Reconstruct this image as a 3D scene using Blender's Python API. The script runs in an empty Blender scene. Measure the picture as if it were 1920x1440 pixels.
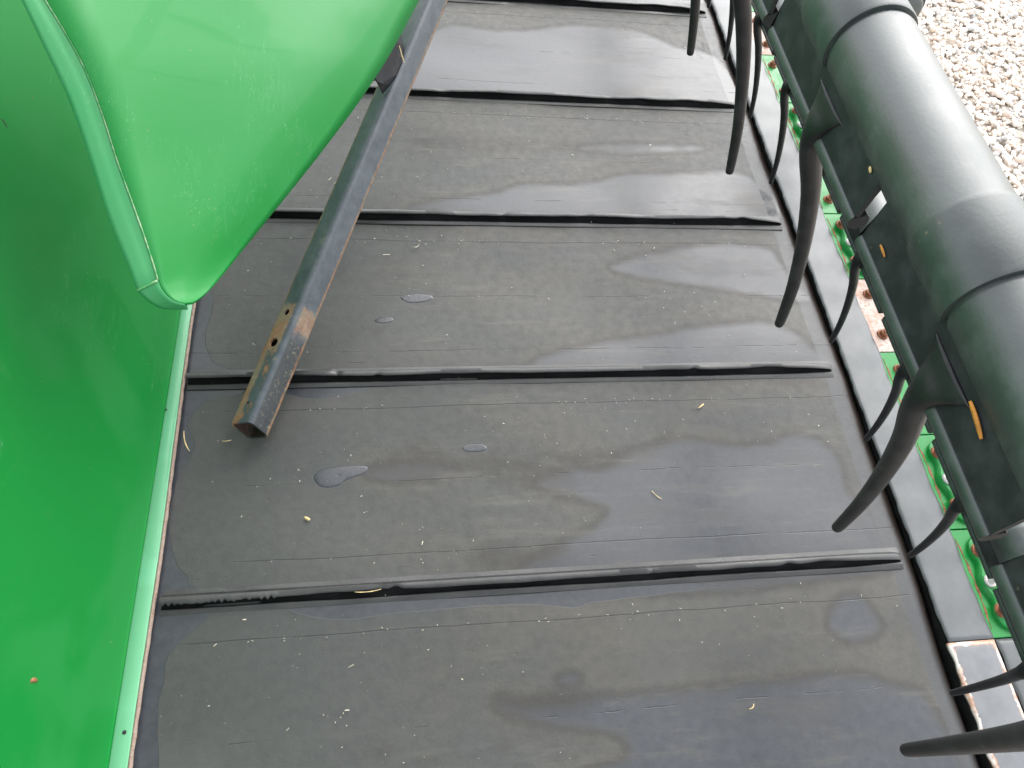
import bpy, bmesh, math, random
import numpy as np
from mathutils import Vector, Matrix

sc = bpy.context.scene
R = math.radians
random.seed(7)
rng = np.random.default_rng(7)

# ------------------------------------------------------------------ camera
FPX, PITCH, YAW, ROLL = 1355.6, 0.534262, -0.307551, 0.247649
CAM = Vector((-0.20738, -0.22863, 0.91835))
ROT = (Matrix.Rotation(YAW, 3, 'Z') @ Matrix.Rotation(PITCH, 3, 'X') @ Matrix.Rotation(ROLL, 3, 'Z'))
cd = bpy.data.cameras.new('camera')
cam = bpy.data.objects.new('camera', cd)
sc.collection.objects.link(cam)
cd.sensor_width = 36.0
cd.lens = FPX / 1920 * 36.0
cd.clip_start = 0.02
cd.clip_end = 1000
cam.matrix_world = Matrix.Translation(CAM) @ ROT.to_4x4()
sc.camera = cam

# ------------------------------------------------------------------ light
SUN_EL, SUN_AZ = 42, 32          # degrees; azimuth measured from +y towards +x
w = bpy.data.worlds.new('World')
sc.world = w
w.use_nodes = True
wn = w.node_tree
bg = wn.nodes['Background']
sky = wn.nodes.new('ShaderNodeTexSky')
sky.sky_type = 'NISHITA'
sky.sun_disc = False
sky.sun_elevation = R(SUN_EL)
sky.sun_rotation = R(SUN_AZ)
sky.air_density = 1.0
sky.dust_density = 1.5
hs = wn.nodes.new('ShaderNodeHueSaturation')     # overcast: the sky's blue is mostly greyed out
hs.inputs['Saturation'].default_value = 0.22
wn.links.new(sky.outputs[0], hs.inputs['Color'])
wn.links.new(hs.outputs[0], bg.inputs['Color'])
bg.inputs['Strength'].default_value = 0.15
sd = bpy.data.lights.new('sun', 'SUN')
sd.energy = 0.7
sd.angle = R(75)
sd.color = (1.0, 0.97, 0.93)
sun = bpy.data.objects.new('sun', sd)
sc.collection.objects.link(sun)
sdir = Vector((math.sin(R(SUN_AZ)) * math.cos(R(SUN_EL)), math.cos(R(SUN_AZ)) * math.cos(R(SUN_EL)), math.sin(R(SUN_EL))))
sun.rotation_euler = sdir.to_track_quat('Z', 'Y').to_euler()
sun.location = sdir * 20
sc.view_settings.view_transform = 'Standard'
sc.view_settings.look = 'None'
sc.view_settings.exposure = 1.98
sc.view_settings.gamma = 1.0

# ------------------------------------------------------------------ helpers
def at(u, v, z=0.0):
    """point at height z seen at photo pixel (u, v)"""
    d = ROT @ Vector(((u - 960) / FPX, -(v - 720) / FPX, -1.0))
    return CAM + d * ((z - CAM.z) / d.z)

def mesh(name, verts, faces, smooth=True, mats=None):
    me = bpy.data.meshes.new(name)
    me.from_pydata([tuple(v) for v in verts], [], faces)
    if smooth:
        me.polygons.foreach_set('use_smooth', [True] * len(me.polygons))
    for m in (mats or []):
        me.materials.append(m)
    me.update()
    return me

def obj(name, me, parent=None, mat=None):
    o = bpy.data.objects.new(name, me)
    sc.collection.objects.link(o)
    if parent is not None:
        o.parent = parent
        o.matrix_parent_inverse = Matrix.Identity(4)
    if mat is not None and not me.materials:
        me.materials.append(mat)
    return o

def thing(name, label, cat, loc=(0, 0, 0), group=None):
    o = bpy.data.objects.new(name, None)
    sc.collection.objects.link(o)
    o.empty_display_size = 0.05
    o.location = loc
    o['label'] = label
    o['category'] = cat
    if group:
        o['group'] = group
    return o

def tag(o, label, cat, group=None):
    o['label'] = label
    o['category'] = cat
    if group:
        o['group'] = group
    return o

def bm_mesh(name, bm, smooth=False, angle=None):
    bmesh.ops.recalc_face_normals(bm, faces=bm.faces)
    me = bpy.data.meshes.new(name)
    bm.to_mesh(me)
    bm.free()
    if smooth:
        me.polygons.foreach_set('use_smooth', [True] * len(me.polygons))
        if angle:
            try:
                me.set_sharp_from_angle(angle=R(angle))
            except Exception:
                pass
    return me

def add_box(bm, x0, x1, y0, y1, z0, z1, bev=0.0):
    m = Matrix.LocRotScale(((x0 + x1) / 2, (y0 + y1) / 2, (z0 + z1) / 2), None, (x1 - x0, y1 - y0, z1 - z0))
    r = bmesh.ops.create_cube(bm, size=1, matrix=m)
    if bev:
        es = {e for v in r['verts'] for e in v.link_edges}
        bmesh.ops.bevel(bm, geom=list(es), offset=bev, segments=2, affect='EDGES', profile=0.5)

def loft(rings, closed=True, caps=True):
    """verts, faces from a list of equally long rings"""
    n = len(rings[0])
    V = [p for r in rings for p in r]
    F = []
    for i in range(len(rings) - 1):
        for j in range(n if closed else n - 1):
            k = (j + 1) % n
            F.append((i * n + j, i * n + k, (i + 1) * n + k, (i + 1) * n + j))
    if caps and closed:
        F.append(tuple(range(n - 1, -1, -1)))
        F.append(tuple((len(rings) - 1) * n + j for j in range(n)))
    return V, F

def catmull(P, n=8, closed=False):
    P = [np.array(p, float) for p in P]
    out = []
    N = len(P)
    rngi = range(N) if closed else range(N - 1)
    for i in rngi:
        if closed:
            p0, p1, p2, p3 = P[i - 1], P[i], P[(i + 1) % N], P[(i + 2) % N]
        else:
            p0, p1, p2, p3 = P[max(i - 1, 0)], P[i], P[i + 1], P[min(i + 2, N - 1)]
        for t in np.linspace(0, 1, n, endpoint=False):
            out.append(0.5 * ((2 * p1) + (-p0 + p2) * t + (2 * p0 - 5 * p1 + 4 * p2 - p3) * t * t + (-p0 + 3 * p1 - 3 * p2 + p3) * t ** 3))
    if not closed:
        out.append(P[-1])
    return out

def wave(x, seed, octs=4, f0=1.0):
    """cheap smooth 1-D noise, about -1..1"""
    r = np.random.default_rng(seed)
    x = np.asarray(x, float)
    s = np.zeros_like(x)
    for k in range(octs):
        for _ in range(3):
            s += np.sin(x * f0 * 2 ** k * (0.7 + 0.6 * r.random()) * 6.283 + r.random() * 6.283) / 2 ** k / 3
    return s

# ------------------------------------------------------------------ materials
class M:
    """small wrapper for node building"""
    def __init__(s, name):
        s.m = bpy.data.materials.new(name)
        s.m.use_nodes = True
        s.t = s.m.node_tree
        s.b = s.t.nodes['Principled BSDF']
        s.tc = s.t.nodes.new('ShaderNodeTexCoord')
    def n(s, kind, **kw):
        nd = s.t.nodes.new(kind)
        for k, v in kw.items():
            if k.startswith('i_'):
                nd.inputs[k[2:].replace('_', ' ')].default_value = v
            else:
                setattr(nd, k, v)
        return nd
    def l(s, a, b):
        s.t.links.new(a, b)
        return b
    def val(s, x, inp):
        if hasattr(x, 'is_output'):
            s.l(x, inp)
        else:
            inp.default_value = x
    def math(s, op, a, b=0.0, clamp=False):
        nd = s.n('ShaderNodeMath', operation=op)
        nd.use_clamp = clamp
        s.val(a, nd.inputs[0])
        s.val(b, nd.inputs[1])
        return nd.outputs[0]
    def ss(s, x, lo, hi, a=0.0, b=1.0):
        nd = s.n('ShaderNodeMapRange', interpolation_type='SMOOTHSTEP')
        s.val(x, nd.inputs['Value'])
        nd.inputs['From Min'].default_value = lo
        nd.inputs['From Max'].default_value = hi
        nd.inputs['To Min'].default_value = a
        nd.inputs['To Max'].default_value = b
        return nd.outputs['Result']
    def mix(s, f, a, b):
        nd = s.n('ShaderNodeMix', data_type='RGBA')
        s.val(f, nd.inputs['Factor'])
        for x, i in ((a, 'A'), (b, 'B')):
            if hasattr(x, 'is_output'):
                s.l(x, nd.inputs[6 if i == 'A' else 7])
            else:
                nd.inputs[6 if i == 'A' else 7].default_value = (*x, 1)
        return nd.outputs[2]
    def noise(s, scale, detail=4, rough=0.55, stretch=None, coord='Object', dist=0.0, off=None):
        v = s.tc.outputs[coord]
        if stretch or off:
            mp = s.n('ShaderNodeMapping')
            if stretch: mp.inputs['Scale'].default_value = stretch
            if off: mp.inputs['Location'].default_value = off
            s.l(v, mp.inputs['Vector'])
            v = mp.outputs[0]
        nd = s.n('ShaderNodeTexNoise')
        nd.inputs['Scale'].default_value = scale
        nd.inputs['Detail'].default_value = detail
        nd.inputs['Roughness'].default_value = rough
        nd.inputs['Distortion'].default_value = dist
        s.l(v, nd.inputs['Vector'])
        return nd.outputs['Fac']
    def attr(s, name):
        return s.n('ShaderNodeAttribute', attribute_name=name).outputs['Fac']
    def sep(s, coord='Object'):
        nd = s.n('ShaderNodeSeparateXYZ')
        s.l(s.tc.outputs[coord], nd.inputs[0])
        return nd.outputs
    def bump(s, h, strength=0.3, dist=0.002):
        nd = s.n('ShaderNodeBump')
        nd.inputs['Strength'].default_value = strength
        nd.inputs['Distance'].default_value = dist
        s.l(h, nd.inputs['Height'])
        s.l(nd.outputs[0], s.b.inputs['Normal'])
    def set(s, col=None, rough=None, metal=None, spec=None, coat=None):
        for x, k in ((col, 'Base Color'), (rough, 'Roughness'), (metal, 'Metallic'), (spec, 'Specular IOR Level'), (coat, 'Coat Weight')):
            if x is None: continue
            if hasattr(x, 'is_output'): s.l(x, s.b.inputs[k])
            elif k == 'Base Color': s.b.inputs[k].default_value = (*x, 1)
            else: s.b.inputs[k].default_value = x
        return s.m

GREEN = (0.0022, 0.160, 0.023)

def mat_green(name, dust=0.5, scale=5.0, rough=0.32, coat=0.3):
    m = M(name)
    big = m.noise(scale, 3, 0.5, dist=0.4)
    fine = m.noise(900, 2, 0.6)
    film = m.math('MULTIPLY', m.ss(m.math('ADD', big, m.math('MULTIPLY', m.math('SUBTRACT', m.noise(40, 5, 0.7), 0.5), 0.10)), 0.44, 0.53), m.ss(fine, 0.2, 0.8, 0.6, 1.0))
    mid = m.noise(38, 5, 0.65, off=(3, 1, 7))
    c = m.mix(m.math('MULTIPLY', film, 0.16 * dust), GREEN, (0.055, 0.22, 0.085))
    c = m.mix(m.ss(mid, 0.62, 0.78, 0, 0.25 * dust), c, (0.06, 0.20, 0.06))
    spk = m.n('ShaderNodeTexVoronoi')
    spk.inputs['Scale'].default_value = 120
    m.l(m.tc.outputs['Object'], spk.inputs['Vector'])
    sm = m.math('MULTIPLY', m.ss(spk.outputs['Distance'], 0.05, 0.16, 1, 0), m.ss(m.noise(14, 2), 0.56, 0.66))
    c = m.mix(m.math('MULTIPLY', sm, 0.5), c, (0.16, 0.20, 0.06))
    rg = m.math('ADD', m.math('MULTIPLY', film, 0.16), rough)
    sx = m.noise(9, 3, 0.7, stretch=(14, 1.0, 3.0), dist=0.6, off=(1, 5, 2))
    scr = m.math('MULTIPLY', m.ss(m.math('ABSOLUTE', m.math('SUBTRACT', sx, 0.5)), 0.0012, 0.0035, 1, 0), m.ss(m.noise(6, 3, 0.6, off=(8, 8, 8)), 0.56, 0.64))
    c = m.mix(m.math('MULTIPLY', scr, 0.35), c, (0.16, 0.36, 0.20))
    m.bump(m.noise(420, 3, 0.6), 0.06, 0.001)
    return m.set(c, rg, spec=0.32, coat=coat)

MAT = {}
MAT['panel'] = mat_green('green_panel_paint', 0.8, 4.0, 0.42, 0.0)
MAT['shield'] = mat_green('green_shield_paint', 0.55, 5.0, 0.46, 0.05)
GREEN = (0.030, 0.215, 0.070)
MAT['rim'] = mat_green('green_rim_lit_paint', 1.4, 7.0, 0.45, 0.05)  # lighter green paints the light on the up-facing rim, plus scuffing
GREEN = (0.11, 0.34, 0.18)
MAT['flange'] = mat_green('green_flange_sheen_paint', 2.0, 9.0, 0.34, 0.4)  # pale base puts the sky's reflection into the dusty flange paint
GREEN = (0.0022, 0.160, 0.023)
MAT['casting'] = mat_green('green_casting_paint', 1.0, 30.0, 0.40, 0.1)

def mat_rubber():
    m = M('belt_rubber')
    x, y, z = m.sep()
    wob = m.math('MULTIPLY', m.math('SUBTRACT', m.noise(26, 4, 0.6), 0.5), 0.012)
    crisp = m.math('ADD', m.attr('wet_crisp'), m.math('MULTIPLY', wob, 0.25))
    soft = m.math('ADD', m.attr('wet_soft'), wob)
    mc = m.ss(crisp, -0.0008, 0.0008)
    ms = m.math('MULTIPLY', m.ss(soft, -0.008, 0.011), m.ss(m.noise(16, 5, 0.65, stretch=(0.35, 1.3, 1), off=(2, 7, 0)), 0.28, 0.52, 0.55, 1.0))
    halo = m.math('MULTIPLY', m.ss(soft, -0.05, -0.002), m.ss(m.noise(9, 3), 0.25, 0.7, 0.35, 1.0))
    ring = m.math('MULTIPLY', m.ss(soft, -0.016, -0.003), m.ss(soft, -0.002, 0.012, 1, 0))
    wet = m.math('MAXIMUM', mc, ms)
    # dry rubber: grey-green dust film with brown patches, streaked across the belt
    d1 = m.noise(5, 5, 0.6, stretch=(0.7, 1.6, 1))
    d2 = m.noise(70, 5, 0.7)
    d3 = m.noise(900, 2, 0.6)
    brown = m.math('MULTIPLY', m.ss(d1, 0.36, 0.66), m.ss(x, -0.38, 0.05, 0.15, 1.0))
    brown = m.math('MAXIMUM', brown, m.math('MULTIPLY', halo, 0.9))
    dry = m.mix(brown, (0.043, 0.045, 0.042), (0.062, 0.056, 0.046))
    dry = m.mix(m.ss(d2, 0.30, 0.75, 0, 0.45), dry, (0.026, 0.028, 0.027))
    dry = m.mix(m.ss(d3, 0.60, 0.85, 0, 0.5), dry, (0.085, 0.08, 0.066))
    # paler scuffed film in the middle of a dry field
    dry = m.mix(m.math('MULTIPLY', m.ss(m.noise(3.2, 4, 0.6, off=(5, 2, 0)), 0.48, 0.7), 0.35), dry, (0.070, 0.070, 0.064))
    dry = m.mix(m.math('MULTIPLY', ring, 0.55), dry, (0.020, 0.018, 0.016))
    wetc = m.mix(m.ss(d2, 0.3, 0.7), (0.029, 0.032, 0.037), (0.040, 0.043, 0.048))
    col = m.mix(wet, dry, wetc)
    smu = m.math('MULTIPLY', m.ss(m.math('ADD', m.attr('smudge'), m.math('MULTIPLY', wob, 1.6)), -0.012, 0.014), m.ss(m.noise(45, 4, 0.6, off=(1, 1, 4)), 0.25, 0.6, 0.45, 0.9))
    col = m.mix(m.math('MULTIPLY', smu, 0.75), col, (0.026, 0.023, 0.019))
    strk = m.math('MULTIPLY', m.ss(m.noise(26, 6, 0.7, stretch=(0.22, 1.5, 1), off=(4, 9, 0)), 0.52, 0.70), m.ss(x, -0.42, -0.1))
    col = m.mix(m.math('MULTIPLY', strk, 0.45), col, (0.080, 0.074, 0.062))
    # clean smooth margin along the right edge
    edge = m.ss(m.math('ADD', x, m.math('MULTIPLY', wob, 0.3)), 0.4585, 0.4605)
    col = m.mix(m.math('MULTIPLY', edge, 0.8), col, (0.042, 0.044, 0.046))
    col = m.mix(m.ss(x, 0.474, 0.492), col, (0.020, 0.014, 0.011))
    # black scuffs rubbed into the far right of the belt
    sp = at(1312, 92, 0)
    dx = m.math('DIVIDE', m.math('SUBTRACT', x, sp.x), 0.045)
    dy = m.math('DIVIDE', m.math('SUBTRACT', y, sp.y), 0.032)
    rr = m.math('ADD', m.math('MULTIPLY', dx, dx), m.math('MULTIPLY', dy, dy))
    sc_ = m.math('MULTIPLY', m.ss(rr, 0.5, 1.0, 1, 0), m.ss(m.noise(75, 5, 0.7, stretch=(1.0, 0.35, 1), off=(0, 0, 3)), 0.47, 0.54))
    col = m.mix(m.math('MULTIPLY', sc_, 0.9), col, (0.006, 0.006, 0.007))
    # hairline cracks and lap lines
    yr = m.math('SUBTRACT', y, m.math('MULTIPLY', m.math('ROUND', m.math('DIVIDE', y, 0.3055)), 0.3055))
    wl = m.math('MULTIPLY', m.math('SUBTRACT', m.noise(4, 4, 0.6, stretch=(1, 0.6, 1)), 0.5), 0.012)
    yy = m.math('ADD', yr, wl)
    cr = None
    for off, wd, lo, hi in ((-0.050, 0.0006, 0.38, 0.46), (0.044, 0.0006, 0.46, 0.54), (0.026, 0.0005, 0.56, 0.62), (0.146, 0.0005, 0.52, 0.58)):
        a = m.ss(m.math('ABSOLUTE', m.math('SUBTRACT', yy, off)), wd * 0.6, wd * 1.6, 1, 0)
        a = m.math('MULTIPLY', a, m.ss(m.noise(7, 5, 0.7, stretch=(1, 0.8, 1), off=(off * 90, 4, 2)), lo, hi))
        cr = a if cr is None else m.math('MAXIMUM', cr, a)
    col = m.mix(m.math('MULTIPLY', cr, 0.5), col, (0.007, 0.007, 0.008))
    rg = m.mix(wet, (0.55, 0.55, 0.55), (0.33, 0.33, 0.33))
    rg = m.math('ADD', rg, m.math('MULTIPLY', m.math('SUBTRACT', d2, 0.5), 0.25))
    rg = m.math('SUBTRACT', rg, m.math('MULTIPLY', edge, 0.12))
    h = m.math('ADD', m.math('MULTIPLY', m.noise(260, 4, 0.65), 0.5), m.math('MULTIPLY', m.noise(60, 3), 0.7))
    h = m.math('MULTIPLY', h, m.ss(wet, 0, 1, 1, 0.35))
    h = m.math('SUBTRACT', h, m.math('MULTIPLY', cr, 1.2))
    m.bump(h, 0.35, 0.0012)
    return m.set(col, rg, spec=0.38)
MAT['rubber'] = mat_rubber()

def mat_cleat():
    m = M('cleat_rubber')
    d = m.noise(30, 5, 0.65, stretch=(0.25, 1, 1))
    e = m.noise(6, 3, 0.5, stretch=(1, 0.2, 0.2))
    c = m.mix(m.ss(d, 0.3, 0.7), (0.010, 0.010, 0.011), (0.018, 0.018, 0.018))
    c = m.mix(m.ss(e, 0.45, 0.65, 0, 0.6), c, (0.010, 0.010, 0.011))
    ge = m.n('ShaderNodeNewGeometry')
    sx = m.n('ShaderNodeSeparateXYZ'); m.l(ge.outputs['True Normal'], sx.inputs[0])
    zz = m.math('MULTIPLY', m.ss(sx.outputs[2], 0.75, 0.95), m.ss(m.noise(18, 4, 0.6, stretch=(0.4, 1, 1), off=(9, 1, 1)), 0.35, 0.6, 0.25, 1))
    c = m.mix(m.math('MULTIPLY', zz, 0.55), c, (0.060, 0.060, 0.056))
    m.bump(m.noise(200, 4, 0.6), 0.4, 0.001)
    return m.set(c, m.ss(e, 0.45, 0.65, 0.45, 0.28), spec=0.4)
MAT['cleat'] = mat_cleat()
m = M('shade_black_rubber')  # near-black stands in for the shade under each rib's lip
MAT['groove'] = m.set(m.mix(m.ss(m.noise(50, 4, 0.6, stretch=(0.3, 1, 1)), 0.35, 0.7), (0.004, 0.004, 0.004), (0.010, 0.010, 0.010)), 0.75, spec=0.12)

def mat_black(name, base, rough, spec=0.5, spot=0.15):
    m = M(name)
    d = m.noise(60, 5, 0.6)
    f = m.noise(500, 3, 0.7)
    c = m.mix(m.ss(d, 0.4, 0.75), base, tuple(b * 1.7 + 0.004 for b in base))
    spk = m.n('ShaderNodeTexVoronoi')
    spk.inputs['Scale'].default_value = 190
    m.l(m.tc.outputs['Object'], spk.inputs['Vector'])
    sm = m.math('MULTIPLY', m.ss(spk.outputs['Distance'], 0.06, 0.2, 1, 0), m.ss(m.noise(40, 2, off=(2, 8, 1)), 0.60, 0.68))
    c = m.mix(m.math('MULTIPLY', sm, spot * 4), c, (0.16, 0.12, 0.07))
    m.bump(f, 0.12, 0.0008)
    return m.set(c, m.ss(d, 0.3, 0.8, rough - 0.04, rough + 0.08), spec=spec)
MAT['reel'] = mat_black('reel_tube_black', (0.022, 0.029, 0.027), 0.46, 0.6)
MAT['reel'].node_tree.nodes['Principled BSDF'].inputs['IOR'].default_value = 1.6
MAT['skirt'] = mat_black('skirt_black', (0.017, 0.019, 0.020), 0.55, 0.2)
MAT['tine'] = mat_black('tine_plastic_black', (0.010, 0.010, 0.011), 0.42, 0.35, 0.1)
MAT['dark'] = mat_black('dark_steel', (0.012, 0.012, 0.012), 0.6, 0.3)

def mat_grey():
    m = M('grey_worn_steel')
    d = m.noise(40, 4, 0.6)
    f = m.noise(600, 3, 0.7)
    c = m.mix(m.ss(d, 0.3, 0.7), (0.064, 0.069, 0.070), (0.082, 0.087, 0.088))
    c = m.mix(m.ss(f, 0.55, 0.8, 0, 0.35), c, (0.085, 0.085, 0.09))
    m.bump(f, 0.15, 0.0008)
    return m.set(c, 0.42, spec=0.5, metal=0.0)
MAT['grey'] = mat_grey()

def mat_bare_edge():
    """grey plate worn to bare, rusting metal along its rim (attribute 'rim' = distance to the edge)"""
    m = M('grey_plate_bare_rim')
    n = m.math('MULTIPLY', m.math('SUBTRACT', m.noise(140, 4, 0.65), 0.5), 0.010)
    e = m.math('ADD', m.attr('rim'), n)
    k = m.ss(e, 0.0035, 0.0055, 1, 0)
    r = m.math('MULTIPLY', m.ss(e, 0.0035, 0.008, 1, 0), m.ss(m.noise(55, 4), 0.42, 0.58))
    c = m.mix(m.ss(m.noise(40, 4), 0.3, 0.7), (0.105, 0.108, 0.114), (0.135, 0.138, 0.142))
    c = m.mix(k, c, (0.62, 0.56, 0.52))
    c = m.mix(m.math('MULTIPLY', r, 0.8), c, (0.36, 0.16, 0.075))
    m.bump(k, 0.4, 0.001)
    return m.set(c, m.ss(k, 0, 1, 0.4, 0.32), spec=0.5)
MAT['bare'] = mat_bare_edge()

def mat_rust(name, a, b, c3, lo=0.35, hi=0.65, sc_=90, metal=0.0):
    m = M(name)
    d = m.noise(sc_, 6, 0.7)
    e = m.noise(sc_ * 3.2, 4, 0.7)
    c = m.mix(m.ss(d, lo, hi), a, b)
    c = m.mix(m.ss(e, 0.52, 0.66, 0, 0.8), c, c3)
    m.bump(d, 0.3, 0.001)
    return m.set(c, 0.62, spec=0.25, metal=metal)
MAT['rust'] = mat_rust('bolt_rust', (0.13, 0.045, 0.022), (0.26, 0.11, 0.055), (0.09, 0.035, 0.02))
MAT['rustplate'] = mat_rust('worn_rusty_steel', (0.34, 0.22, 0.17), (0.42, 0.36, 0.32), (0.24, 0.105, 0.06), sc_=55)
MAT['bright'] = mat_rust('bright_bolt_steel', (0.36, 0.35, 0.34), (0.46, 0.45, 0.44), (0.30, 0.20, 0.14), sc_=120)

def mat_tube():
    """blue-black painted square tube, rusting on its corners and near the open end (y = length from the end)"""
    m = M('old_blue_black_steel')
    x, y, z = m.sep()
    n1 = m.noise(42, 6, 0.7)
    n2 = m.noise(13, 4, 0.6, stretch=(1, 0.35, 1), off=(3, 3, 1))
    n3 = m.noise(160, 4, 0.7)
    c = m.mix(m.ss(n1, 0.3, 0.7), (0.036, 0.046, 0.054), (0.066, 0.078, 0.088))
    c = m.mix(m.ss(n3, 0.58, 0.72, 0, 0.4), c, (0.12, 0.125, 0.12))
    wob = m.math('MULTIPLY', m.math('SUBTRACT', m.noise(70, 5, 0.7), 0.5), 0.030)
    yw = m.math('ADD', y, wob)
    onleft = m.ss(m.math('ADD', x, m.math('MULTIPLY', wob, 0.2)), -0.0065, -0.0035, 1, 0)
    # right face near the open end: black and scuffed, with khaki grit
    grit = m.math('MULTIPLY', m.ss(yw, 0.120, 0.135, 1, 0), m.ss(x, 0.003, 0.006))
    c = m.mix(m.math('MULTIPLY', grit, 0.75), c, (0.020, 0.021, 0.020))
    c = m.mix(m.math('MULTIPLY', grit, m.ss(n3, 0.56, 0.66, 0, 0.75)), c, (0.14, 0.13, 0.085))
    # rust and khaki dirt on the left face round the holes, thinning out along the tube
    endz = m.ss(yw, 0.160, 0.176, 1, 0)
    near = m.ss(m.math('ABSOLUTE', m.math('SUBTRACT', yw, 0.135)), 0.012, 0.055, 0.62, 0.44)
    blot = m.ss(m.math('SUBTRACT', n1, near), -0.04, 0.06)
    lowedge = m.ss(m.math('ADD', x, m.math('MULTIPLY', wob, 0.5)), -0.019, -0.014, 1, 0)
    ru = m.math('MULTIPLY', endz, m.math('MULTIPLY', onleft, m.math('MAXIMUM', m.math('SUBTRACT', 1.0, blot), lowedge)))
    band = m.math('MULTIPLY', m.ss(yw, 0.128, 0.140), m.ss(yw, 0.166, 0.174, 1, 0))
    band = m.math('MULTIPLY', band, m.ss(m.math('ABSOLUTE', x), 0.004, 0.007))
    ru = m.math('MAXIMUM', ru, m.math('MULTIPLY', band, m.ss(n1, 0.34, 0.52, 0.15, 0.9)))
    co = m.math('ADD', m.math('ABSOLUTE', x), m.math('MULTIPLY', wob, 0.10))
    corner = m.math('MULTIPLY', m.ss(co, 0.0212, 0.0232), m.ss(n3, 0.30, 0.55, 0.35, 1))
    ru = m.math('MAXIMUM', ru, corner)
    ru = m.math('MAXIMUM', ru, m.math('MULTIPLY', m.ss(n2, 0.60, 0.72), m.ss(n1, 0.54, 0.64)))
    rc = m.mix(m.ss(n1, 0.42, 0.60), (0.24, 0.115, 0.052), (0.17, 0.135, 0.085))
    rc = m.mix(m.ss(n3, 0.50, 0.66), rc, (0.27, 0.18, 0.12))
    c = m.mix(m.math('MULTIPLY', ru, 0.85), c, rc)
    m.bump(m.math('ADD', n3, ru), 0.25, 0.001)
    return m.set(c, m.ss(ru, 0, 1, 0.44, 0.7), spec=0.45)
MAT['tube'] = mat_tube()
MAT['bore'] = mat_rust('shaded_rusty_bore', (0.020, 0.014, 0.011), (0.040, 0.026, 0.018), (0.075, 0.040, 0.024), sc_=60)  # rust colour darkened to paint the shade inside the tube
MAT['bracket'] = mat_rust('shaded_rusted_bracket', (0.007, 0.009, 0.012), (0.013, 0.016, 0.019), (0.045, 0.018, 0.012), sc_=45)  # rust-flecked; base blackened to hold the shield's shadow

def mat_plain(name, col, rough=0.6, var=0.3, sc_=80):
    m = M(name)
    d = m.noise(sc_, 4, 0.6)
    c = m.mix(m.ss(d, 0.3, 0.7), tuple(k * (1 - var) for k in col), tuple(min(1, k * (1 + var)) for k in col))
    return m.set(c, rough)
MAT['straw'] = mat_plain('straw', (0.50, 0.38, 0.18), 0.6, 0.35, 300)
MAT['orange'] = mat_plain('orange_straw', (0.42, 0.17, 0.022), 0.55, 0.3, 200)
MAT['leaf'] = mat_plain('dry_brown_husk', (0.22, 0.10, 0.04), 0.7, 0.4, 300)
MAT['twig'] = mat_plain('dark_leaf_scrap', (0.02, 0.035, 0.012), 0.7, 0.3, 300)
MAT['chaff'] = mat_plain('pale_chaff', (0.34, 0.31, 0.24), 0.7, 0.5, 60)
MAT['primer'] = mat_rust('worn_edge_primer', (0.22, 0.16, 0.125), (0.27, 0.21, 0.17), (0.15, 0.075, 0.045), sc_=120)

def mat_pebble():
    m = M('pebbles')
    a = m.attr('tone')
    rp = m.n('ShaderNodeValToRGB')
    cr = rp.color_ramp
    cols = [(0.0, (0.66, 0.59, 0.52)), (0.2, (0.80, 0.71, 0.61)), (0.4, (0.86, 0.81, 0.75)), (0.55, (0.66, 0.51, 0.39)), (0.68, (0.76, 0.70, 0.62)),
            (0.78, (0.30, 0.30, 0.30)), (0.86, (0.78, 0.77, 0.75)), (0.95, (0.50, 0.33, 0.22)), (1.0, (0.68, 0.66, 0.63))]
    while len(cr.elements) < len(cols): cr.elements.new(0.5)
    for e, (p, c) in zip(cr.elements, cols):
        e.position = p
        e.color = (*c, 1)
    m.l(a, rp.inputs[0])
    c = m.mix(m.ss(m.noise(120, 4, 0.6), 0.3, 0.7, 0, 0.35), rp.outputs[0], (0.78, 0.75, 0.70))
    m.bump(m.noise(200, 4), 0.25, 0.002)
    return m.set(c, 0.7, spec=0.3)
MAT['pebble'] = mat_pebble()

def mat_ground():
    m = M('gravel_ground')
    v = m.n('ShaderNodeTexVoronoi')
    v.inputs['Scale'].default_value = 42
    m.l(m.tc.outputs['Object'], v.inputs['Vector'])
    c = m.mix(m.ss(m.noise(30, 5, 0.7), 0.3, 0.7), (0.44, 0.37, 0.30), (0.62, 0.56, 0.48))
    c = m.mix(m.ss(v.outputs['Distance'], 0.3, 0.7, 0, 0.5), c, (0.20, 0.17, 0.14))
    m.bump(v.outputs['Distance'], 0.8, 0.01)
    return m.set(c, 0.85)
MAT['ground'] = mat_ground()

def mat_water():
    m = M('water_over_rubber')
    d = m.noise(300, 3, 0.6)
    return m.set(m.mix(m.ss(d, 0.3, 0.7), (0.030, 0.032, 0.037), (0.040, 0.042, 0.048)), 0.24, spec=0.45)
MAT['water'] = mat_water()

# ================================================================== SETTING
GZ = -0.30
bm = bmesh.new()
bmesh.ops.create_grid(bm, x_segments=8, y_segments=8, size=200)
g = obj('ground', bm_mesh('ground', bm), mat=MAT['ground'])
g.location = (0, 0, GZ)
g['kind'] = 'structure'

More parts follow.
